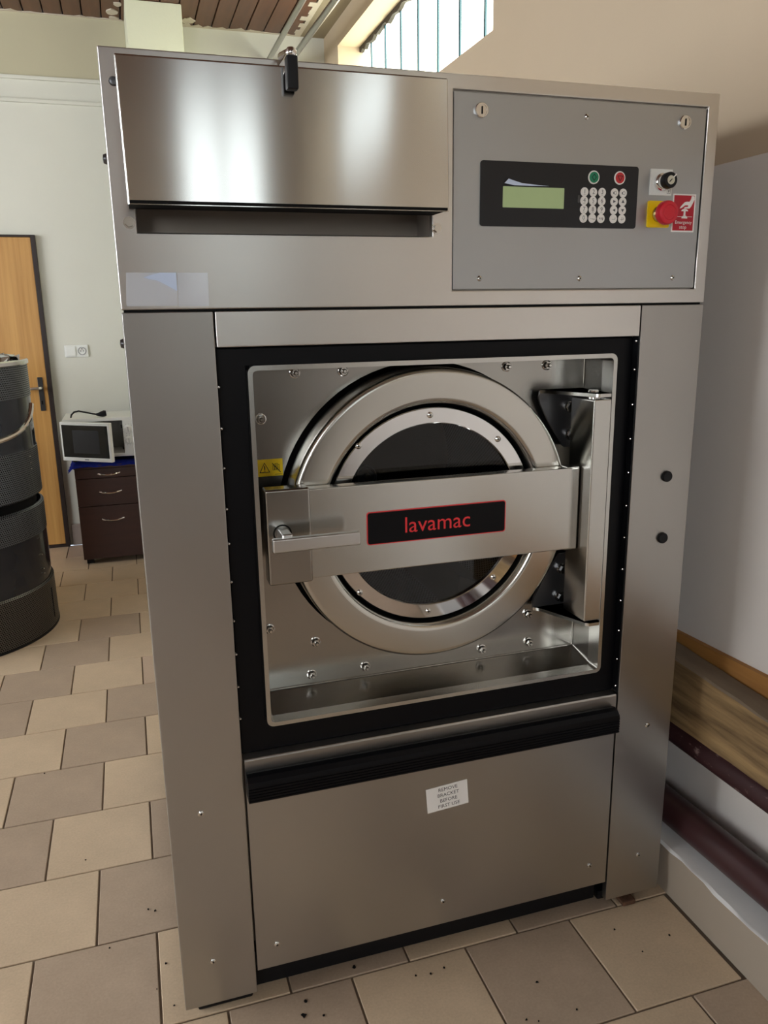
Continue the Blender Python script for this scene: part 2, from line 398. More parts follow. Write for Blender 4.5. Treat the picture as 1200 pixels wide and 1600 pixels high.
b = B(); b.box(XL, XW-.013, YF, YF+.012, 0, 1.15, 0, .003); struct('trim_7', b, M['wall_low'], 'unseen dark brown lower wall coat added to darken reflections in the steel', 'wall coat')  # coat added out of view so the lower steel reflects something darker
# ceiling
b = B(); b.box(XL-.15, XW+.2, YF-.15, YB+.15, H+.02, H+.1)
ceil = struct('ceiling', b, M['void'], 'ceiling of narrow dark brown boards', 'ceiling')
PIT = .0915
b = B(); b.box(.002, PIT-.004, YF, YB-.005, H, H+.018, 0, .002, 1); bd0 = obj('ceiling_board', b, M['board'], ceil)
xs = [.030+PIT*k for k in range(-37, 11)]
b = B(); b.box(.002, PIT-.004, 3.30, YB-.004, H, H+.018, 0, .002, 1)
for i, x in enumerate(xs):
    o = bd0 if i == 0 else copy_at(bd0, (0, 0, 0), ceil); o.location = Vector((x, rnd.uniform(-.004, .0), rnd.uniform(-.001, .001)))*S
b.bm.free()
b = B(); b.box(xs[-1]+PIT, XW+.0, YF, YB-.001, H-.002, H+.018); struct('trim_2', b, M['strip'], 'plain plastered ceiling strip along the right wall', 'ceiling strip')
# ragged plaster along the board edges
b = B()
def ragged(x0, x1, y0, y1, z, n_, mi=0):
    top = []; bot = []
    for i in range(n_+1):
        x = x0+(x1-x0)*i/n_; top.append((x, y0+rnd.uniform(0, 1)**2*(y1-y0)))
    b.prism(top+[(x1, YB-.001), (x0, YB-.001)], z-.003, z+.001, 'xy', mi)
ragged(-1.2, .13, YB-.012, YB-.045, H, 46); ragged(.41, 1.05, YB-.012, YB-.05, H, 26)
P = []
for i in range(31):
    y = YB-.0-i*.05; P.append((xs[-1]+PIT-rnd.choice((0, .012, .022, .035))*(1 if i % 2 else .4), y))
    P.append((P[-1][0], y-.05))
b.prism(P+[(xs[-1]+PIT+.02, P[-1][1]), (xs[-1]+PIT+.02, YB)], H-.0035, H+.001, 'xy')
for (x, y, r) in ((.085, 3.38, .045), (.09, 3.46, .03), (.45, 3.40, .05), (.44, 3.47, .035), (.11, 3.26, .03)):
    b.prism([(x+r*rnd.uniform(.5, 1.1)*math.cos(a*PI/5)*.8, min(YB-.002, y+r*rnd.uniform(.5, 1.1)*math.sin(a*PI/5))) for a in range(10)], H-.004, H+.001, 'xy')
tag(obj('plaster_flakes', b, M['plaster'], ceil), 'torn whitish plaster along the board ends', kind='stuff')
# pilaster (rough lit plaster pillar on the back wall)
b = B(); b.box(.138, .404, 3.18, YB-.001, 0, H-.001, 0, .006, 2)
struct('trim_3', b, M['pilaster'], 'rough plaster pillar against the back wall lit by the window', 'pillar')
for k, z in enumerate((2.338, 2.445)):
    b = B(); b.box(XL, .137, YB-.016, YB, z-.006, z+.012, 0, .003); struct('trim_%d' % (4+k), b, M['wall'], ('lower' if k == 0 else 'upper')+' thin level moulding on the white back wall', 'moulding')
b = B(); b.box(XL, .137, YB-.004, YB, 2.45, H); struct('trim_6', b, M['wall_upper_shade'], 'darker beige sheet above the mouldings standing in for shade on the wall', 'wall coat')  # thin sheet whose darker colour stands in for shade high on the wall
# skirting
b = B(); P = [(XW-.01, 0), (1.052, 0), (1.048, .114), (1.054, .1175), (XW-.01, .1175)]
mk = []
b.bm.verts.ensure_lookup_table()
ys = [YF+.01]+[-1.4+.035*i for i in range(0, 62)]+[YB-.001]
rows = []
for y in ys:
    j = rnd.uniform(-.0025, .0025) if -1.5 < y < .8 else 0; k = rnd.uniform(-.003, .003) if -1.5 < y < .8 else 0
    rows.append([b.bm.verts.new((px+(j if i in (2, 3) else 0), y, pz+(k if i in (2, ) else 0))) for i, (px, pz) in enumerate(P)])
for a, c in zip(rows, rows[1:]):
    for i in range(5): b.face([a[i], a[(i+1) % 5], c[(i+1) % 5], c[i]], 1 if i in (2, 3) else 0)
b.face(rows[0]); b.face(rows[-1][::-1])
struct('baseboard_right', b, [M['plinth'], M['plinth_top']], 'wide beige plinth with chipped white top along the right wall', 'baseboard')
b = B(); b.box(-.386, .138, YB-.012, YB, 0, .125, 0, .002); struct('baseboard_back', b, M['grey_tile'], 'grey tile skirting between door and cabinet', 'baseboard')
# window 1
def ribbed_window(name, y0, y1, panes, label, pm):
    b = B(); XG = XW+.13
    b.grid([y0-.02, y0+.012, y1-.012, y1+.02], [Z1-.02, Z1+.01, Z2+.0, Z2+.04], lambda i, j: not (i == 1 and j == 1), XG-.006, XG+.03, 'yz')
    win = struct(name, b, M['mortar'], label, 'window')
    wdt = (y1-y0-.024)/panes
    b = B(); b.box(XG+.008, XG+.02, .0035, wdt-.0035, Z1+.008, Z2+.002, 0, .002, 1); p0 = obj('glass_strip', b, M[pm], win)
    b = B(); b.box(XG+.001, XG+.022, -.008, -.002, Z1+.008, Z2+.002); b.box(XG+.004, XG+.022, -.002, .002, Z1+.008, Z2+.002, 1); b.box(XG+.001, XG+.022, .002, .006, Z1+.008, Z2+.002); j0 = obj('glass_joint', b, [M['joint'], M['joint_pale']], win)
    for i in range(panes):
        y = y0+.012+i*wdt
        if i == 0: p0.location = Vector((0, y, 0))*S; j0.location = Vector((0, y, 0))*S
        else:
            o = copy_at(p0, (0, 0, 0), win); o.location = Vector((0, y, 0))*S
            o = copy_at(j0, (0, 0, 0), win); o.location = Vector((0, y, 0))*S
    # crumbled mortar bead along the head and far jamb
    b = B(); pts = []
    N = 60
    top = [(y0+(y1-y0)*i/N, Z2-.012-rnd.uniform(0, .022)) for i in range(N+1)]
    b.prism(top+[(y1, Z2+.004), (y0, Z2+.004)], XG-.012-rnd.uniform(0, .004), XG+.006, 'yz')
    side = [(y1-.006-rnd.uniform(0, .014), Z1+(Z2-Z1)*i/16) for i in range(17)]
    b.prism(side+[(y1+.004, Z2), (y1+.004, Z1)], XG-.012, XG+.006, 'yz')
    tag(obj('mortar_bead', b, M['mortar'], win), 'crumbling grey mortar', kind='stuff')
    return win
ribbed_window('window_1', Y1-.12, Y2+.085, 9, 'high window of upright frosted glass strips in the right wall niche', 'pane_green')
ribbed_window('window_6', Y5, Y6, 2, 'third narrow frosted strip window behind the camera', 'pane_shade')
ribbed_window('window_2', Y3, Y4, 5, 'second frosted strip window behind the camera', 'pane_shade')
for n_, x0, x1, lab in ((3, -2.6, -1.3, 'unseen wide window added behind the camera for light on the right wall'), (4, .40, .98, 'narrow tall window in the wall behind the camera')):
    b = B(); A = [x0, x0+.05, (x0+x1)/2-.025, (x0+x1)/2+.025, x1-.05, x1]; Zs = [1.35, 1.4, 2.1, 2.15, 2.65, 2.70]
    b.grid(A, Zs, lambda i, j: not (i in (1, 3) and j in (1, 3)), YF-.09, YF-.03, 'xz', 0, .004)
    win = struct('window_%d' % n_, b, M['frame_white'], lab, 'window')
    for i in (1, 3):
        for j in (1, 3):
            b = B(); b.box(A[i], A[i+1], YF-.07, YF-.06, Zs[j], Zs[j+1]); obj('window_pane', b, M['pane_front' if n_ == 3 else 'pane_shade'], win)
b = B(); A = [-.9, -.85, .2, .25, 1.32, 1.37, 2.45, 2.5]; Zs = [.9, .95, 2.35, 2.4]
b.grid(A, Zs, lambda i, j: not (i in (1, 3, 5) and j == 1), XL-.09, XL-.03, 'yz', 0, .004)
win = struct('window_5', b, M['frame_white'], 'three light window added out of view in the left wall for its light', 'window')
for i in (1, 3, 5):
    b = B(); b.box(XL-.07, XL-.06, A[i], A[i+1], .95, 2.35); obj('window_pane', b, M['pane_blue'], win)
# door
b = B(); b.grid([-1.19, -1.168, -.424, -.4015], [0, .016, 1.684, 1.695], lambda i, j: not (i == 1 and j == 1), YB-.03, YB, 'xz', 0, .002)
dr = struct('door_1', b, M['door_frame'], 'oak veneered door with a thin dark frame in the back wall', 'door')
b = B(); b.box(-1.167, -.425, YB-.024, YB, .018, 1.683, 0, .002); obj('door_leaf', b, M['oak'], dr)
b = B(); b.box(-.472, -.446, YB-.030, YB-.024, .78, .962, 0, .002); b.box(-.463, -.456, YB-.032, YB-.029, .815, .835, 1)
obj('handle_plate', b, [M['gunmetal'], M['void']], dr)
b = B(); b.tube([(-.459, YB-.03, .905), (-.459, YB-.062, .905), (-.466, YB-.068, .905), (-.50, YB-.07, .904), (-.56, YB-.07, .902)], .008, 10); obj('door_lever', b, M['alu'], dr)

# ================================================================ WASHING MACHINE
wm = thing('washing_machine', (.51, .5, 0), 'large stainless steel industrial washing machine with round porthole door', 'washing machine')
def part(name, b, mats, parent=wm, label=None, angle=35):
    o = obj(name, b, mats, parent, angle)
    if label: o['label'] = label
    return o
# body shell behind the front sheets
b = B(); b.box(.004, .125, .012, 1.0, .06, 1.283); b.box(.895, 1.016, .012, 1.0, .06, 1.283); b.box(.125, .895, .6, 1.0, .06, 1.283); b.box(.125, .895, .03, .6, 1.2, 1.283); b.box(.125, .895, .03, .6, .12, .52)
b.box(.004, 1.016, .30, 1.0, 1.284, 1.6); b.box(.5, 1.016, .012, .30, 1.284, 1.62); b.box(.004, .03, .012, .30, 1.284, 1.62); b.box(.03, .5, .012, .3, 1.284, 1.385)
part('body_shell', b, M['steel'])
b = B(); b.box(.135, .885, .04, .98, .008, .085); b.box(.03, .99, .15, .98, .022, .062); part('base_frame', b, M['black'])  # dark base; its black front block deepens the shade under the panel
b = B(); b.grid([0, .033, .487, .5225, .9977, 1.02], [1.2846, 1.3088, 1.393, 1.50, 1.611, 1.6335], lambda i, j: not ((i == 1 and j == 2) or (i == 3 and j in (1, 2, 3))), 0, .014, 'xz', 0, .0022, 2)
b.box(.002, 1.018, .008, .32, 1.6, 1.6325, 0, .003)
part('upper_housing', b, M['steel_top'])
b = B(); b.box(.031, .489, .07, .075, 1.385, 1.52); b.box(.031, .489, .012, .075, 1.39, 1.3935); b.box(.031, .033, .012, .075, 1.39, 1.52); b.box(.487, .489, .012, .075, 1.39, 1.52)
part('hopper_slot', b, M['slot'], label='dark recessed slot under the lid')
# hopper lid: hollow folded sheet box
b = B()
lf = [(.0205, 1.6085, -.061), (.4885, 1.6085, -.061), (.4905, 1.4233, -.064), (.0222, 1.4233, -.064)]
t = bmesh.new(); fv = [t.verts.new((x, y, z)) for x, z, y in lf]; bv = [t.verts.new((x, -.001, z+(.012 if z > 1.5 else .006))) for x, z, y in lf]
t.faces.new(fv); t.faces.new([fv[0], fv[1], bv[1], bv[0]]); t.faces.new([fv[1], fv[2], bv[2], bv[1]]); t.faces.new([fv[3], fv[0], bv[0], bv[3]])
ge = t.edges[:]; bmesh.ops.recalc_face_normals(t, faces=t.faces[:])
bmesh.ops.bevel(t, geom=[e for e in t.edges if len(e.link_faces) == 2], offset=.0022, segments=3, profile=.5, affect='EDGES')
b.merge(t); lid = part('hopper_lid', b, M['lid'], label='polished hinged steel lid of the soap hopper')
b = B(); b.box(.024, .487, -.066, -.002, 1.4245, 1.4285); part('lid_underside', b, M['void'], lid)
# latch
b = B(); b.box(.2438, .2600, -.084, -.068, 1.5745, 1.617, 0, .0025); b.box(.2445, .2475, -.0, -.08, 1.60, 1.6185, 1, .0005)
b.tube([(.252, -.078, 1.61), (.252, -.055, 1.626), (.252, -.01, 1.634)], .006, 10, 1)
b.lathe((.2525, -.074, 1.6215), [(0, -.008), (.005, -.0065), (.0078, -.002), (.0078, .002), (.005, .0065), (0, .008)], 16, 'z', 2)
part('lid_latch', b, [M['black'], M['bolt'], M['chrome']], lid, 'black latch with a steel ball end')
# hex bolts beside slot
def hexbolt(b, x, z, y, r, h, mi=0):
    b.prism([(x+r*math.cos(PI/3*i+.3), z+r*math.sin(PI/3*i+.3)) for i in range(6)], y-h, y, 'xz', mi)
for x, z in ((.0227, 1.406), (.4944, 1.405)):
    b = B(); b.prism(disc(x, z, .0085, 18), -.0015, .001); hexbolt(b, x, z, -.0015, .0062, .005); part('hex_bolt', b, M['bolt'])
b = B(); b.lathe((.018, 0, 1.59), [(0, -.004), (.005, -.003), (.0065, 0)], 14); part('round_plug', b, M['gunmetal'])
# film residue
b = B(); b.prism([(.012, 1.3374), (.0835, 1.3374), (.0815, 1.290), (.0085, 1.290), (.0095, 1.305)], -.0006, .0003); part('sticker_film', b, M['film'], label='torn clear film left at the corner')
b = B(); b.prism([(.0845, 1.3372), (.1285, 1.3372), (.1275, 1.289), (.0825, 1.289)], -.0006, .0003); part('sticker_film', b, M['film'])
b = B(); b.prism([(.036, 1.3305), (.048, 1.3345), (.06, 1.3372), (.0825, 1.3372), (.0822, 1.311), (.070, 1.318), (.055, 1.326), (.044, 1.328)], -.003, -.001); part('peeled_film', b, M['film_blue'], label='bluish curled scrap of film')
# ---- control panel
b = B(); b.box(.5242, .9962, .0025, .012, 1.3105, 1.6092, 0, .0008, 1); cp = part('control_panel', b, M['panel_grey'], label='matte grey control plate')
def screw_mesh(b, x, z, y, r, mi=0, md=1):
    b.lathe((x, y, z), [(r, .0005), (r*.95, -.0012), (r*.6, -.0026), (r*.3, -.003), (0, -.003)], 14, 'y', mi)
    b.box(x-r*.35, x+r*.35, y-.0034, y-.0028, z-r*.1, z+r*.1, md); b.box(x-r*.1, x+r*.1, y-.0034, y-.0028, z-r*.35, z+r*.35, md)
sc0 = None
def screw(x, z, y=0., parent=wm, name='screw', r=.0058):
    global sc0
    b = B(); screw_mesh(b, x, z, y, r); return part(name, b, [M['bolt'], M['void']], parent)
for x, z in ((.7609, 1.5838), (.5717, 1.328), (.7601, 1.3275), (.9498, 1.3281)): screw(x, z, .0025, cp, 'screw', .0048)
for x, z in ((.5711, 1.5833), (.9523, 1.5847)):
    b = B(); b.lathe((x, .0025, z), [(.0118, 0), (.0118, -.003), (.0105, -.0045), (.0085, -.0045), (.0083, -.0035), (0, -.0035)], 24)
    b.box(x-.001, x+.001, -.0022, -.0008, z-.0055, z+.0055, 1); part('cam_lock', b, [M['chrome'], M['void']], cp)
# keypad
b = B(); b.prism(rrect(.5705, .8655, 1.4103, 1.5105, .005), .0008, .0026); kp = part('keypad', b, M['membrane'], label='black membrane keypad with display')
b = B(); b.prism(rrect(.6107, .7232, 1.4398, 1.4722, .001), .0004, .0012); part('display', b, M['lcd'], kp, 'pale green display')
b = B(); b.prism([(.6115, 1.4765), (.619, 1.4835), (.626, 1.4815), (.642, 1.4775), (.664, 1.4757), (.692, 1.4742), (.66, 1.4735), (.63, 1.4738)], -.003, -.0015); part('film_scrap', b, M['film_blue'], kp, 'curled film above the display with a bluish reflection put into its colour')  # pale blue stands in for the reflection on a clear film scrap
b = B(); b.prism(rrect(.7495, .7535, 1.450, 1.462, .0015), .0003, .0012); part('sensor_window', b, M['gunmetal'], kp)
colx = [.7616, .7785, .7955, .8198, .8367]; rowz = [1.4675, 1.4536, 1.4397, 1.4258]
dg = ['123', '456', '789', '0-:']
for j, z in enumerate(rowz):
    for i, x in enumerate(colx):
        b = B(); b.lathe((x, .0008, z), [(.0074, 0), (.0073, -.0008), (.0068, -.0012), (0, -.0012)], 18); yy = -.0006
        if i < 3 and not (j == 3 and i > 0):
            b.text(dg[j][i], .0098, x, z-.0026, yy, 'CENTER', 1)
            b.box(x-.002, x+.002, yy-.0001, yy, z-.0046, z-.0042, 1)
        elif i < 3:
            for q in (-.003, .0, .003): b.box(x+q-.0006, x+q+.0006, yy-.0001, yy, z-.002-(q*.3), z-.0005+(.002 if i == 2 else 0), 1)
        elif j in (1, 2):
            tr_ = {(3, 1): [(-.0025, .0025), (-.0025, -.0025), (.003, 0)], (4, 1): [(-.003, -.002), (.003, -.002), (0, .0032)], (3, 2): [(.0025, .0025), (-.003, 0), (.0025, -.0025)], (4, 2): [(-.003, .002), (0, -.0032), (.003, .002)]}[(i, j)]
            b.prism([(x+p, z+q) for p, q in tr_], yy-.0001, yy, 'xz', 1)
        elif j == 0:
            b.box(x-.003, x-.001, yy-.0001, yy, z-.002, z+.0015, 1); b.lathe((x+.001, yy, z), [(.0028, 0), (.0022, -.0001)], 10, 'y', 1)
        else:
            b.box(x-.0035, x+.003, yy-.0001, yy, z-.0012, z-.0006, 1); b.box(x+.0025, x+.0031, yy-.0001, yy, z-.0012, z+.002, 1)
            if i == 4: b.box(x-.0006, x, yy-.0001, yy, z-.003, z+.003, 1)
        part('key', b, [M['white_print'], M['grey_ink']], kp)
for x, z, mt, nm in ((.7781, 1.4909, 'green', 'start_key'), (.8284, 1.4915, 'red_key', 'stop_key')):
    b = B(); b.lathe((x, .0008, z), [(.0108, 0), (.0107, -.001), (.0095, -.0013), (0, -.0013)], 24)
    b.lathe((x, -.0005, z), [(.0088, 0), (.0086, -.0006), (0, -.0006)], 24, 'y', 1)
    P = [(0, .006), (.0045, 0), (0, -.006), (-.0045, 0)] if mt == 'green' else [(-.0055, .0035), (.0055, .0035), (0, -.006)]
    I = [(p*.72, q*.72) for p, q in P]
    b.ring([(x+p, z+q) for p, q in P], [(x+p, z+q) for p, q in I], -.0014, -.0010, 'xz', 2)
    part(nm, b, [M['white_print'], M[mt], M['ink']], kp, ('green' if mt == 'green' else 'red')+' round key')
# key switch
b = B(); b.box(.8893, .9335, -.0005, .0026, 1.4657, 1.5085, 0, .0004, 1)
b.ring([(.924, 1.4768), (.931, 1.4768), (.931, 1.469), (.924, 1.469)], [(.9245, 1.4763), (.9305, 1.4763), (.9305, 1.4695), (.9245, 1.4695)], -.0007, -.0004, 'xz', 1)
b.prism([(.9265, 1.4745), (.929, 1.4745), (.928, 1.471), (.9272, 1.4705)], -.0007, -.0004, 'xz', 1)
ks = part('key_switch', b, [M['white_plastic'], M['grey_ink']], label='white plate of the key switch')
b = B(); b.lathe((.911, 0, 1.487), [(.0145, -.0005), (.0145, -.005), (.013, -.0065), (.0118, -.007), (.0118, -.015), (.0125, -.016)], 28); part('barrel', b, M['chrome'], ks)
b = B(); b.lathe((.911, 0, 1.487), [(.0128, -.015), (.0133, -.018), (.0133, -.026), (.012, -.028), (.0075, -.028), (.0073, -.0272)], 28); part('knob_ring', b, M['black'], ks)
b = B(); b.lathe((.911, 0, 1.487), [(.0075, -.0268), (.007, -.0284), (0, -.0284)], 24, 'y', 0)
b.prism([(.911-.004, 1.487-.0025), (.911-.0028, 1.487-.0036), (.911+.002, 1.487+.001), (.911+.001, 1.487+.002)], -.0288, -.0283, 'xz', 1)
b.prism([(.911+.0035, 1.487+.0045), (.911+.0048, 1.487+.0034), (.911+.0105, 1.487+.009), (.911+.0092, 1.487+.0102)], -.0288, -.0279, 'xz', 2)
part('key_core', b, [M['cap_cream'], M['void'], M['white_print']], ks)
# emergency stop
b = B(); b.prism(rrect(.888, .9328, 1.4129, 1.4568, .003), -.0004, .0026); es = part('emergency_stop', b, M['yellow'], label='yellow plate of the emergency stop')
b = B(); b.lathe((.910, 0, 1.435), [(.0135, -.0004), (.0135, -.004), (.012, -.0055), (.0112, -.006), (.0112, -.016)], 28); part('collar', b, M['brass'], es)
b = B(); b.lathe((.910, 0, 1.435), [(.011, -.014), (.0185, -.0165), (.0198, -.019), (.0198, -.026), (.0185, -.0295), (.016, -.031), (.0125, -.0312), (.0118, -.0306), (.0112, -.0312), (.006, -.0318), (0, -.032)], 36); part('mushroom_button', b, M['red_knob'], es, 'red mushroom button')
# emergency sign
b = B(); b.box(.9393, .9866, .0014, .0026, 1.4062, 1.4697); sg = part('emergency_sign', b, M['white_print'], label='red and white emergency stop sign')
b = B(); b.box(.9415, .9838, .0010, .0016, 1.4087, 1.4672); part('sign_field', b, M['red_ink'], sg)
b = B(); yy0, yy1 = .0005, .0011; ox, oz = .9393, 1.4062
q = lambda L: [(ox+x*.0473, oz+z*.0635) for x, z in L]
b.prism(q([(.80, .95), (.92, .95), (.93, .86), (.86, .76), (.80, .68), (.73, .62), (.50, .62), (.52, .655), (.66, .665), (.68, .70), (.62, .71), (.52, .70), (.46, .67), (.36, .625), (.30, .62), (.36, .68), (.44, .74), (.52, .79), (.60, .80), (.72, .80), (.78, .87)]), yy0, yy1)
b.prism(q([(.38, .55), (.68, .55), (.665, .575), (.62, .60), (.53, .615), (.44, .60), (.395, .575)]), yy0, yy1)
b.prism(q([(.49, .42), (.57, .42), (.57, .56), (.49, .56)]), yy0, yy1); b.prism(q([(.41, .36), (.66, .36), (.66, .395), (.60, .43), (.47, .43), (.41, .395)]), yy0, yy1)
b.box(.9475, .9805, yy0, yy1, oz+.40*.0635, oz+.408*.0635)
b.text('Emergency', .0098, .9630, 1.4198, yy0, 'CENTER', 0, .0345); b.text('stop', .0098, .9625, 1.4118, yy0, 'CENTER', 0, .0145)
part('sign_print', b, M['white_print'], sg)
# ---- columns, header
b = B(); b.box(0, .1325, 0, .016, .03, 1.2812, 0, .0022); part('left_column', b, M['steel'])
b = B(); b.box(.8885, 1.02, 0, .016, .03, 1.2812, 0, .0022); part('right_column', b, M['steel'])
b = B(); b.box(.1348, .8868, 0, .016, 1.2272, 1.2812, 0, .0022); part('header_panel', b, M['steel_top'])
b = B(); b.box(.004, 1.016, .006, .012, 1.2805, 1.286); part('panel_gap', b, M['void'])
for x, z in ((.0557, .4335), (.056, .1239), (.9630, .4378), (.9636, .1278)): screw(x, z, 0)
for z in (.9637, .8415):
    b = B(); b.lathe((.9655, 0, z), [(.0108, 0), (.0108, -.004), (.0095, -.006), (0, -.0065)], 24); part('rubber_plug', b, M['black'], label='black rubber plug')
# service panel (bent top lip)
b = B(); pr = [(.016, .0775), (.0015, .0775), (0, .079), (0, .44), (0, .5165), (.0006, .5188), (.0025, .5205), (.03, .5218), (.03, .515), (.016, .51)]
b.prism(pr, .136, .8845, 'yz'); part('service_panel', b, M['steel'])
for x, z in ((.1747, .127), (.5093, .1314), (.8434, .1307)): screw(x, z, 0)
# grip bumper with ridges
b = B(); pr = [(-.002, .498), (-.012, .5005), (-.022, .498), (-.029, .491), (-.031, .484)]
z = .482
for i in range(5): pr += [(-.031, z), (-.0295, z-.0008), (-.0295, z-.0022), (-.031, z-.003)]; z -= .0055
pr += [(-.031, .455), (-.029, .4525), (-.002, .4525)]
b.prism(pr, .1365, .8745, 'yz'); part('grip_bumper', b, M['black_gloss'], label='black ridged plastic grip strip', angle=25)
# paper label
b = B(); cx_, cz_, a_ = .5178, .3674, math.radians(4.2); ca, sa = math.cos(a_), math.sin(a_)
rr_ = lambda x, z: (cx_+x*ca-z*sa, cz_+x*sa+z*ca)
b.prism([rr_(-.0425, .026), (rr_(.0425, .026)), rr_(.0425, -.026), rr_(-.0425, -.026)], -.0008, .0002); lb = part('paper_label', b, M['paper'], label='white paper label with printed warning')
b = B()
for t_, dz, wd in (('REMOVE', .0145, .048), ('BRACKET', .0025, .053), ('BEFORE', -.0095, .044), ('FIRST USE', -.0215, .060)):
    x, z = rr_(.002, dz); b.text(t_, .0105, x, z, -.0010, 'CENTER', 0, None, a_)
part('label_print', b, M['ink'], lb)
# feet
for x, y in ((.075, .075), (.945, .09), (.075, .9), (.945, .9)):
    b = B(); b.box(x-.052, x+.052, y-.052, y+.052, 0, .022, 0, .004); b.box(x-.02, x+.02, y-.02, y+.02, .018, .06)
    part('foot', b, M['black'])
b = B(); b.box(.935, .968, .001, .05, 0, .011, 0, .003); part('rusty_shim', b, M['rust'], label='rusty shim under the right foot')
# ---- black surround and door recess
b = B(); b.grid([.1326, .181, .837, .8884], [.5215, .583, 1.1955, 1.2268], lambda i, j: not (i == 1 and j == 1), .019, .04, 'xz', 0, .004, 3); part('black_surround', b, M['black_gloss'], label='black rubber surround of the door recess')
b = B(); b.box(.8868, .8884, .0022, .02, .525, 1.2265); st = part('edge_strip', b, M['black'])
for z in (1.2185, 1.1672, 1.1032, 1.0392, .975, .9106, .8475, .783, .7185, .6552, .5937, .5352): 
    b = B(); b.lathe((.8868, .010, z), [(0, -.002), (.0018, -.0016), (.0028, 0)], 10, 'x'); part('screw', b, M['bolt'], st)
for z in (1.1672, 1.1025, 1.0391, .9722, .9143, .8485, .78, .72, .66, .60): 
    b = B(); b.lathe((.1345, .004, z), [(.0026, .002), (.0026, -.001), (.0015, -.0025), (0, -.003)], 10); part('side_screw', b, M['bolt'])
# recess frame
O_ = rrect(.1788, .8400, .5798, 1.1985, .012); I_ = rrect(.1862, .8325, .587, 1.1908, .007)
b = B(); b.ring(O_, I_, -.006, .03); t = b.bm
part('recess_frame', b, M['bar'], label='narrow steel rim of the door recess')
I2 = rrect(.183, .838, .595, 1.194, .004)
b = B()
va = [b.bm.verts.new((x, .02, z)) for x, z in I_]; vb = [b.bm.verts.new((x, .10, z)) for x, z in I2]; N_ = len(va)
for i in range(N_): b.face([va[i], va[(i+1) % N_], vb[(i+1) % N_], vb[i]])
part('recess_walls', b, M['plate'], angle=60)
b = B(); b.tube([(x, .0985, z) for x, z in rrect(.1845, .8365, .5965, 1.1925, .004)]+[(.8365, .0985, 1.19)], .0014, 8); part('recess_seam', b, M['bolt'])
# back plate with round hole
CX, CZ = .506, .9165
b = B(); angs = sorted(set([2*PI*i/72 for i in range(72)]+[math.atan2(z-CZ, x-CX) % (2*PI) for x in (.18, .841) for z in (.592, 1.197)]))
def onrect(a):
    dx, dz = math.cos(a), math.sin(a)
    t_ = min([((.841 if dx > 0 else .18)-CX)/dx if abs(dx) > 1e-9 else 9, ((1.197 if dz > 0 else .592)-CZ)/dz if abs(dz) > 1e-9 else 9]); return (CX+dx*t_, CZ+dz*t_)
ro = [onrect(a) for a in angs]; r1 = [(CX+.274*math.cos(a), CZ+.274*math.sin(a)) for a in angs]; r2 = [(CX+.25*math.cos(a), CZ+.25*math.sin(a)) for a in angs]
R0 = [b.bm.verts.new((x, .10, z)) for x, z in ro]; R1 = [b.bm.verts.new((x, .0998, z)) for x, z in r1]; R2 = [b.bm.verts.new((x, .118, z)) for x, z in r2]
for i in range(len(angs)):
    j = (i+1) % len(angs); b.face([R0[i], R0[j], R1[j], R1[i]]); b.face([R1[i], R1[j], R2[j], R2[i]])
part('tub_front', b, M['plate'])
def stud(x, z, y=.10):
    b = B(); b.lathe((x, y, z), [(.0095, 0), (.0095, -.002), (.008, -.0025)], 18); b.prism([(x+.0068*math.cos(PI/3*i), z+.0068*math.sin(PI/3*i)) for i in range(6)], y-.009, y-.002)
    b.lathe((x, y, z), [(.0042, -.008), (.0042, -.013), (.0025, -.0155), (0, -.0155)], 12); return part('stud_bolt', b, M['bolt'])
for x, z in ((.2734, 1.178), (.359, 1.178), (.6725, 1.1746), (.7561, 1.1746), (.2113, 1.102), (.2074, .718), (.2919, .6807), (.2822, .6161), (.3875, .6161), (.6313, .6161), (.7355, .6161), (.732, .678)): stud(x, z)
# warning sticker
b = B(); b.box(.2018, .2452, .0975, .0995, 1.0020, 1.0316); ws = part('warning_sticker', b, M['yellow'], label='yellow hand hazard sticker')
b = B(); y0 = .0970
P = [(.2040, 1.0085), (.2228, 1.0085), (.2134, 1.0265)]; I = [(.2058, 1.0095), (.2210, 1.0095), (.2134, 1.0245)]
b.ring(P, I, y0, .0976); b.box(.2126, .2142, y0, .0976, 1.0135, 1.0205); b.box(.2126, .2142, y0, .0976, 1.0107, 1.0121)
for k, (dx, h) in enumerate(((-.0045, .005), (-.0015, .0075), (.0015, .008), (.0042, .006))):
    b.ring([(.2335+dx-.0016, 1.012), (.2335+dx+.0016, 1.012), (.2335+dx+.0016, 1.016+h), (.2335+dx-.0016, 1.016+h)], [(.2335+dx-.0009, 1.0125), (.2335+dx+.0009, 1.0125), (.2335+dx+.0009, 1.0155+h), (.2335+dx-.0009, 1.0155+h)], y0, .0976)
b.prism([(.2262, 1.024), (.2272, 1.025), (.2415, 1.0085), (.2405, 1.0075)], y0, .0976); b.box(.231, .243, y0, .0976, 1.0042, 1.0049)
part('sticker_print', b, M['ink'], ws)
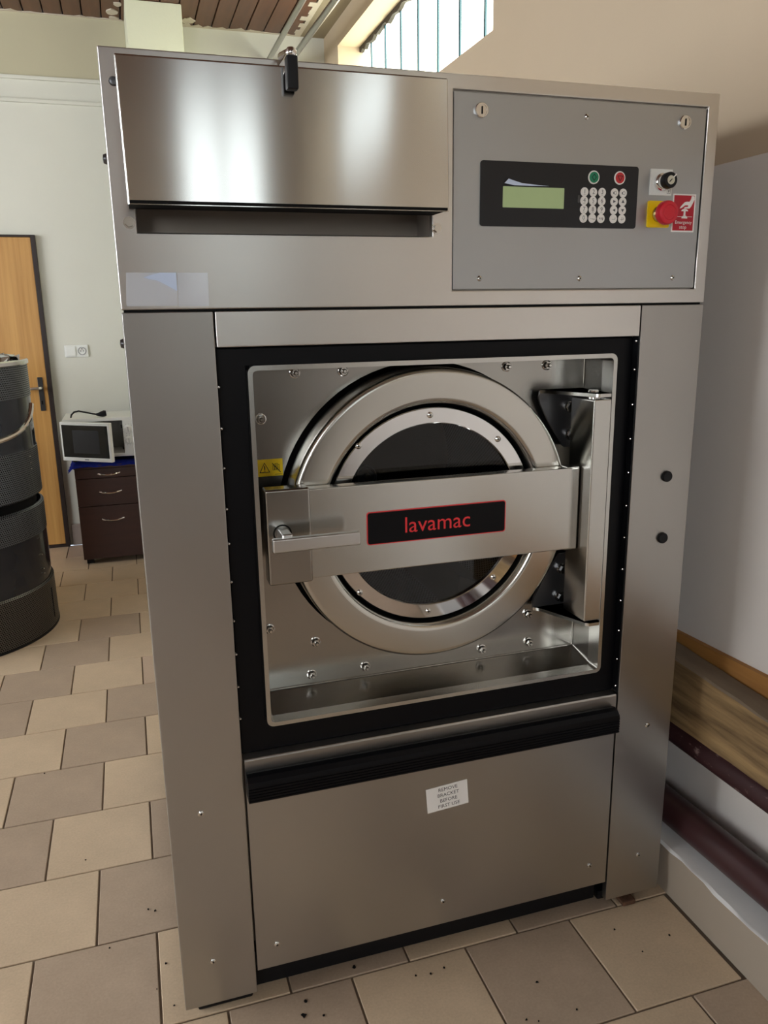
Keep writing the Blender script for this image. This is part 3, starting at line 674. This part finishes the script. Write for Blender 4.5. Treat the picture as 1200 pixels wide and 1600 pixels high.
# ---- door
b = B(); b.lathe((CX, 0, CZ), [(.262, .094), (.266, .090), (.266, .042), (.2655, .037), (.2635, .033), (.260, .0310), (.255, .0302), (.216, .0302), (.2105, .0315), (.2065, .0350), (.2042, .041), (.2030, .05), (.2030, .078)], 128)
dd = part('door', b, M['door'], label='round satin steel porthole door')
b = B(); b.lathe((CX, 0, CZ), [(.254, .092), (.254, .127), (.24, .127), (.24, .078), (.2026, .072), (.196, .058), (.1945, .062)], 96); part('door_gasket', b, M['black_gloss'], dd)
b = B(); b.lathe((CX, 0, CZ), [(.1965, .066), (.1965, .048), (.195, .0462), (.170, .0455), (.1685, .047), (.1685, .056)], 128); part('glass_ring', b, M['chrome'], dd, 'mirror polished ring around the glass')
for x, z in ((.3684, 1.0534), (.5002, 1.1000), (.6318, 1.0493), (.6282, .7853), (.496, .7342), (.3645, .7872)): screw(x, z, .0457, dd, 'ring_screw', .0058)
b = B(); b.lathe((CX, 0, CZ), [(.1695, .053), (.12, .0555), (.06, .057), (0, .0575)], 96); part('door_glass', b, M['glass'], dd, 'dark see-through glass')
b = B(); b.lathe((.388, .068, .993), [(.02, .01), (.02, 0), (.018, -.003), (.016, -.003), (.015, 0), (.0075, 0), (.0075, -.006), (.0068, -.007), (0, -.007)], 28); part('lock_pin', b, M['black'])
b = B(); b.lathe((.388, .060, .993), [(.007, .002), (.0068, -.001), (0, -.0012)], 20); part('pin_head', b, M['chrome'])
# drum inside
b = B(); b.lathe((CX, 0, CZ), [(.245, .108), (.245, .58), (0, .58)], 64, uvs=True)
for k in range(3):
    a = 2*PI*k/3+1.05; ex, ez = math.cos(a), math.sin(a); fx, fz = -ez, ex
    b.prism([(CX+.244*ex+.05*fx, CZ+.244*ez+.05*fz), (CX+.175*ex, CZ+.175*ez), (CX+.244*ex-.05*fx, CZ+.244*ez-.05*fz)], .13, .575)
part('drum', b, M['perf_drum'], label='perforated inner drum with lifting ribs')
# crossbar, lock block, handle, badge
b = B(); b.box(.268, .776, 0, .027, .8395, .9945, 0, .0025); part('crossbar', b, M['bar'], dd)
b = B(); b.box(.1957, .2705, -.0035, .030, .8352, .9985, 0, .004, 3); part('lock_block', b, M['plate'], dd)
b = B(); b.box(.752, .778, .002, .028, .838, .996, 0, .002); part('bar_end', b, M['plate'], dd)
b = B(); b.lathe((.2215, -.0035, .9245), [(.0155, .001), (.0155, -.0008), (.013, -.0008)], 24, 'y', 1); b.box(.213, .230, -.05, -.002, .914, .935, 0, .003, 3); b.box(.1965, .3398, -.058, -.044, .9078, .9300, 0, .0025, 3)
part('door_handle', b, [M['alu'], M['void']], dd, 'flat aluminium door handle')
b = B(); b.prism(rrect(.3672, .6275, .8880, .9462, .005), -.0014, .0003); b.prism(rrect(.3688, .6259, .8896, .9446, .004), -.0018, -.0010, 'xz', 1)
part('badge', b, [M['badge_red'], M['black_gloss']], dd, 'black badge with a thin red border')
b = B(); b.text('lavamac', .04, .4965, .9045, -.0021, 'CENTER', 0, .122); part('badge_lettering', b, M['badge_red'], dd, 'red lettering')
# hinge
b = B(); b.box(.7795, .8155, -.033, .045, .7035, 1.1205, 0, .003, 3); part('hinge_post', b, M['bar'], dd)
def bracket(zf, sgn):
    """bent sheet: web on the back plate + flange running forward to the pivot"""
    b = B()
    b.prism([(.738, .088), (.733, .08), (.745, .068), (.786, -.026), (.792, -.032), (.8135, -.032), (.8185, -.026), (.8185, .06), (.83, .088)], zf-.003, zf+.003, 'xy')
    pts = [(.7345, zf), (.732, zf-sgn*.012), (.736, zf-sgn*.025), (.756, zf-sgn*.062), (.788, zf-sgn*.108), (.834, zf-sgn*.112), (.834, zf)]
    b.prism(pts, .080, .086, 'xz', 1); part('hinge_bracket', b, [M['bar'], M['gunmetal']])  # darker metal on the web stands in for the dark it mirrors
    b = B()
    b.lathe((.7975, 0, zf-sgn*.0065), [(.0, -.004), (.0125, -.004), (.0135, -.001), (.0135, .001), (.0125, .004), (0, .004)], 24, 'z'); part('hinge_washer', b, M['chrome'])
    b = B(); b.lathe((.7975, 0, zf+sgn*.004), [(0, .003), (.009, .003), (.010, 0), (.009, -.003), (0, -.003)], 20, 'z'); part('pivot_bolt', b, M['bolt'])
bracket(1.1275, 1); bracket(.6955, -1)
for x, z in ((.8069, 1.0963), (.8109, 1.0432), (.8052, .7736), (.8035, .7154)):
    x -= .012
    b = B(); b.lathe((x, .080, z), [(.0105, 0), (.0105, -.003), (.009, -.0035)], 18); b.prism([(x+.0085*math.cos(PI/3*i), z+.0085*math.sin(PI/3*i)) for i in range(6)], .066, .078); part('hinge_bolt', b, M['bolt'])
# lock latch plate on recess left wall
b = B(); b.box(.1835, .187, .0, .06, .90, .935, 0, .001); part('latch_plate', b, M['bolt'])
# side bolts on the body's left edge
for z in (1.50, 1.235):
    b = B(); b.lathe((0, .06, z), [(0, -.006), (.006, -.005), (.0075, -.001), (.0075, .006)], 14, 'x'); part('side_bolt', b, M['gunmetal'])

# ================================================================ RIGHT WALL PIPES, TIMBER
def rail(name, x, z, r, slope, y0, y1, mt, label, cat):
    b = B(); b.tube([(x, y, z+(.1-y)*slope) for y in [y0+(y1-y0)*i/24 for i in range(25)]], r, 28); return tag(obj(name, b, M[mt]), label, cat)
rail('wall_pipe', 1.11, .1545, .0368, .050, -1.3, 1.2, 'maroon', 'thick maroon pipe just above the white plinth top on the right wall', 'pipe')
rail('wall_pipe', 1.128, .336, .029, .024, -1.3, 1.2, 'maroon_worn', 'thinner scuffed maroon pipe under the rough timber beam', 'pipe')
b = B(); rows = []
for i in range(41):
    y = -1.3+2.3*i/40; zb = .3695+(.1-y)*.028; zt = .5235-(.1-y)*.036; q_ = rnd.uniform(-.0012, .0012)
    rows.append([b.bm.verts.new(p) for p in ((1.158, y, zb), (1.1+q_, y, zb), (1.1+q_, y, zt-.004), (1.104+q_, y, zt+q_), (1.158, y, zt+q_))])
for a, c in zip(rows, rows[1:]):
    for i in range(5): b.face([a[i], a[(i+1) % 5], c[(i+1) % 5], c[i]], 1 if i in (2, 3) else 0)
b.face(rows[0]); b.face(rows[-1][::-1])
tag(obj('timber_beam', b, [M['beam'], M['beam_top']]), 'rough weathered timber beam lying on the thinner pipe', 'beam')
b = B(); P = [(-1.3, .372+1.4*.028), (1.0, .372-.9*.028), (1.0, .540-.9*.03), (-1.3, .540+1.4*.045)]
b.prism(P, 1.1645, 1.1775, 'yz'); tag(obj('wooden_lath', b, M['lath']), 'thin orange wooden lath standing between beam and wall', 'lath')
# chrome overhead pipes
b = B(); b.tube([(.868+.0*y, y, 2.60) for y in (-3.9, -1, 1, 3.494)], .0135, 18); tag(obj('overhead_pipe', b, M['dull_pipe']), 'bare metal pipe overhead, the left one of the pair', 'pipe')
b = B(); b.tube([(.99+(3.2-y)*.022, y, 2.60) for y in (-3.9, -1, 1, 3.494)], .0155, 18); tag(obj('overhead_pipe', b, M['dull_pipe']), 'bare metal pipe overhead, the right one nearest the window', 'pipe')

# ================================================================ BACKGROUND THINGS
# socket plate
t = thing('wall_socket', (-.2585, YB, 1.094), 'white double plate with a light switch and power socket', 'socket')
b = B(); b.box(-.319, -.198, YB-.010, YB, 1.062, 1.127, 0, .003); obj('cover_plate', b, M['white_plastic'], t)
b = B(); b.box(-.312, -.263, YB-.016, YB-.009, 1.069, 1.120, 0, .002); obj('switch_rocker', b, M['white_plastic'], t)
b = B(); b.lathe((-.2295, YB-.010, 1.0945), [(.022, 0), (.021, -.003), (.0185, -.003), (.0175, .0005), (0, .0005)], 24); b.lathe((-.2360, YB-.011, 1.0945), [(.003, 0), (0, 0)], 8, 'y', 1); b.lathe((-.223, YB-.011, 1.0945), [(.003, 0), (0, 0)], 8, 'y', 1); b.lathe((-.2295, YB-.012, 1.106), [(.003, 0), (.003, -.006), (0, -.006)], 8, 'y', 2)
obj('socket_insert', b, [M['mw_grey'], M['void'], M['chrome']], t)
# cabinet
cab = thing('drawer_cabinet', (-.13, 3.26, 0), 'dark brown cabinet of three drawers under the microwave', 'cabinet')
def cpart(name, b, m_, label=None): return obj(name, b, m_, cab)
X0, X1, YC = -.307, .045, 3.05
b = B(); b.box(X0, X1, YC+.018, YC+.41, .03, .512); cpart('carcass', b, M['walnut'])
b = B(); b.box(X0-.004, X1+.004, YC-.004, YC+.415, .514, .532, 0, .003); cpart('cabinet_top', b, M['walnut'])
for z0, z1, hz in ((.4635, .5125, .487), (.3165, .4605, .391), (.03, .3135, .244)):
    b = B(); b.box(X0, X1, YC, YC+.017, z0, z1, 0, .002); d_ = cpart('drawer', b, M['walnut'])
    b = B(); b.tube([(-.194+.107*i/10, YC-.002-.018*math.sin(PI*i/10)**.6, hz-.006*math.sin(PI*i/10)) for i in range(11)], .0045, 8); obj('drawer_handle', b, M['chrome'], d_)
for x in (X0+.03, X1-.03):
    for y in (YC+.05, YC+.37): b = B(); b.box(x-.018, x+.018, y-.018, y+.018, 0, .03); cpart('cabinet_foot', b, M['black'])
# cloth
b = B(); nx, ny = 40, 28; V = {}
for i in range(nx+1):
    for j in range(ny+1):
        x = -.338+.40*i/nx; y = YC-.012+.40*j/ny
        over = max(0, X0-.004-x)+max(0, YC-.004-y)*.8
        z = .5345-over*1.1+.0018*math.sin(x*60+y*25)*math.sin(y*47)+(.004*math.sin(y*70) if over > .003 else 0)
        V[i, j] = (max(x, -.338+.004*math.sin(j*1.9)), y+(.004*math.sin(i*1.3) if j == 0 else 0), z+.0012)
        V[i, j] = b.bm.verts.new(V[i, j])
for i in range(nx):
    for j in range(ny): b.face([V[i, j], V[i+1, j], V[i+1, j+1], V[i, j+1]])
bmesh.ops.solidify(b.bm, geom=b.bm.faces[:], thickness=.003)
tag(obj('table_cloth', b, M['cloth'], None, 60), 'blue cloth with ragged edge on top of the dark cabinet', 'cloth')
# microwave
mw = thing('microwave_oven', (-.155, 3.28, .54), 'white microwave oven with its door ajar on the blue cloth', 'microwave')
X0, X1, Y0, Y1_, Z0, Z1_ = -.345, .035, 3.13, 3.43, .556, .764
b = B(); b.grid([X0, X0+.016, -.052, X1], [Z0, Z0+.018, Z1_-.018, Z1_], lambda i, j: not (i == 1 and j == 1), Y0, Y0+.25, 'xz', 0, .003)
b.box(X0, X1, Y0+.25, Y1_, Z0, Z1_, 0, .003); body = obj('casing', b, M['white_plastic'], mw)
for z in (.715, .60): b = B(); b.box(-.061, -.055, Y0-.001, Y0+.003, z-.008, z+.008); obj('latch_slot', b, M['void'], mw)
b = B(); b.box(X0+.018, -.054, Y0+.22, Y0+.245, Z0+.02, Z1_-.02); obj('cavity', b, M['mw_grey'], mw)
for z in (.700, .640):
    b = B(); b.lathe((-.026, Y0, z), [(.0215, 0), (.0205, -.004), (.0165, -.005), (.016, -.012), (.014, -.014), (0, -.014)], 24); b.box(-.0275, -.0245, Y0-.0155, Y0-.013, z-.012, z+.012, 1); obj('dial', b, [M['white_plastic'], M['mw_grey']], mw)
b = B()
for i in range(9):
    for z in (.700, .640):
        a = PI*.25+PI*1.5*i/8; b.box(-.026+.026*math.cos(a)-.001, -.026+.026*math.cos(a)+.001, Y0-.0006, Y0, z+.026*math.sin(a)-.001, z+.026*math.sin(a)+.001)
obj('dial_print', b, M['grey_ink'], mw)
for x in (X0+.04, X1-.04):
    for y in (Y0+.03, Y1_-.04): b = B(); b.lathe((x, y, .5375), [(0, 0), (.012, 0), (.012, .019), (0, .019)], 12, 'z'); obj('rubber_foot', b, M['black'], mw)
# door swung open about its left edge
ang = math.atan2(-.17, .2445); ca, sa = math.cos(ang), math.sin(ang)
def swing(b):
    for v in b.bm.verts:
        x, y = v.co.x, v.co.y; v.co.x = X0+x*ca-y*sa; v.co.y = Y0-.004+x*sa+y*ca
b = B(); b.box(0, .297, -.024, 0, .558, .758, 0, .004); swing(b); md = obj('oven_door', b, M['white_plastic'], mw)
b = B(); b.box(.012, .285, -.0252, -.0235, .578, .743, 0, .0005, 1); b.box(.075, .232, -.0256, -.025, .600, .718, 1); swing(b); obj('door_window', b, [M['mw_dark'], M['membrane']], md)
b = B(); b.box(.135, .16, -.0248, -.0238, .5655, .5695); swing(b); obj('door_emblem', b, M['grey_ink'], md)
b = B(); b.box(.012, .282, -.0005, .006, .57, .746); swing(b); obj('door_back', b, M['mw_grey'], md)
b = B(); b.tube([(-.305, 3.20, .767), (-.300, 3.185, .782), (-.285, 3.18, .796), (-.262, 3.18, .800), (-.235, 3.18, .793), (-.20, 3.18, .784), (-.175, 3.18, .778)], .0045, 8)
b.tube([(-.178, 3.18, .778), (-.165, 3.18, .778), (-.15, 3.18, .779), (-.138, 3.18, .782), (-.128, 3.18, .783)], .01, 12, 0, True, [.006, .010, .015, .0165, .014])
obj('power_cord', b, M['black'], mw)['label'] = 'black cord with its plug lying on top'
# stove (perforated metal cylinder)
SX, SY, SR = -.804, 2.2826, .4205
stv = thing('round_stove', (SX, SY, 0), 'dark cylindrical stove of perforated and glossy metal bands by the door', 'stove')
def spart(name, prof, mt, uvs=False, label=None):
    b = B(); b.lathe((SX, SY, 0), prof, 96, 'z', uvs=uvs); o = obj(name, b, M[mt], stv)
    if label: o['label'] = label
    return o
spart('base_band', [(SR+.0, .004), (SR+.004, .01), (SR+.003, .204), (SR-.006, .212)], 'perf_brown', True, 'brown perforated base band')
spart('base_rim', [(SR-.02, 0), (SR+.006, 0), (SR+.006, .008), (SR-.004, .010)], 'black')
spart('lower_glossy_band', [(SR-.008, .205), (SR-.006, .235), (SR-.004, .245), (SR-.004, .418)], 'enamel')
spart('middle_perforated_band', [(SR-.002, .418), (SR-.002, .532), (SR-.014, .54)], 'perf_dark', True)
spart('dark_gap', [(SR-.03, .53), (SR-.03, .60)], 'void')
spart('upper_perforated_band', [(SR-.014, .573), (SR-.002, .580), (SR-.002, .768)], 'perf_dark', True)
spart('upper_glossy_band', [(SR-.002, .768), (SR-.005, .775), (SR-.005, .972)], 'enamel')
spart('top_perforated_band', [(SR-.003, .972), (SR-.003, 1.094)], 'perf_dark', True)
spart('top_rim', [(SR-.003, 1.094), (SR+.003, 1.099), (SR+.003, 1.112), (SR-.002, 1.117), (SR-.02, 1.112), (SR-.03, 1.09)], 'bolt')
b = B(); pts = []
for i in range(41):
    a = -PI*.60+(PI*.60)*i/40; u = (i-12)/28.
    pts.append((SX+(SR-.003)*math.cos(a), SY+(SR-.003)*math.sin(a), .818+.115*max(0, u)**3.6+.01*max(0, -u)**2))
b.tube(pts, .010, 8); obj('window_trim', b, M['chrome'], stv)['label'] = 'bright curved trim'
b = B(); n_ = 30; V = {}
for i in range(n_+1):
    for j in range(n_+1):
        x, y = -1+2*i/n_, -1+2*j/n_
        if x*x+y*y > 1.02: continue
        V[i, j] = b.bm.verts.new((SX+x*(SR-.03), SY+y*(SR-.03), 1.10+rnd.uniform(0, .035)+.02*(1-x*x-y*y)))
for i in range(n_):
    for j in range(n_):
        k = [(i, j), (i+1, j), (i+1, j+1), (i, j+1)]
        if all(q_ in V for q_ in k): b.face([V[q_] for q_ in k[:3]]); b.face([V[k[0]], V[k[2]], V[k[3]]])
obj('crumpled_foil', b, M['foil'], stv, 10)['label'] = 'crumpled silvery foil on top'
for z in (.74, .715, .69, .47, .44, .40, .33, .27, .25):
    a = -.30; b = B(); b.lathe((SX+SR*math.cos(a), SY+SR*math.sin(a), z), [(0, -.003), (.0035, -.0015), (.0035, .0015), (0, .003)], 8, 'z'); obj('rivet', b, M['bolt'], stv)
b = B(); a = -.18; b.box(SX+SR*math.cos(a)-.004, SX+SR*math.cos(a)+.006, SY+SR*math.sin(a)-.008, SY+SR*math.sin(a)+.008, .04, .17, 0, .002); obj('base_clip', b, M['black'], stv)

# ---- crumbs on the floor
b = B()
for (x, y, r) in ((.22, -.02, .006), (.21, -.05, .009), (.245, -.062, .004), (.33, .03, .007), (.44, -.03, .004), (.47, -.035, .005), (.50, -.03, .004), (.62, -.2, .003), (.60, -.19, .004), (-.03, .16, .004), (-.06, .33, .004), (-.045, .32, .005), (-.14, .24, .003), (-.33, .99, .004),
                  (.66, -.12, .005), (.70, -.2, .004), (.88, -.05, .004), (.9, -.12, .003), (.98, -.1, .004), (-.2, .55, .003), (-.02, .05, .003), (-.05, .1, .002)):
    k = 7; r *= .6; b.prism([(x+r*rnd.uniform(.4, 1.2)*math.cos(2*PI*i/k), y+r*rnd.uniform(.4, 1.2)*math.sin(2*PI*i/k)) for i in range(k)], .0, .002, 'xy')
tag(obj('floor_crumbs', b, M['void']), 'small dark crumbs scattered on the tiles before the machine', 'crumbs', None, 'stuff')
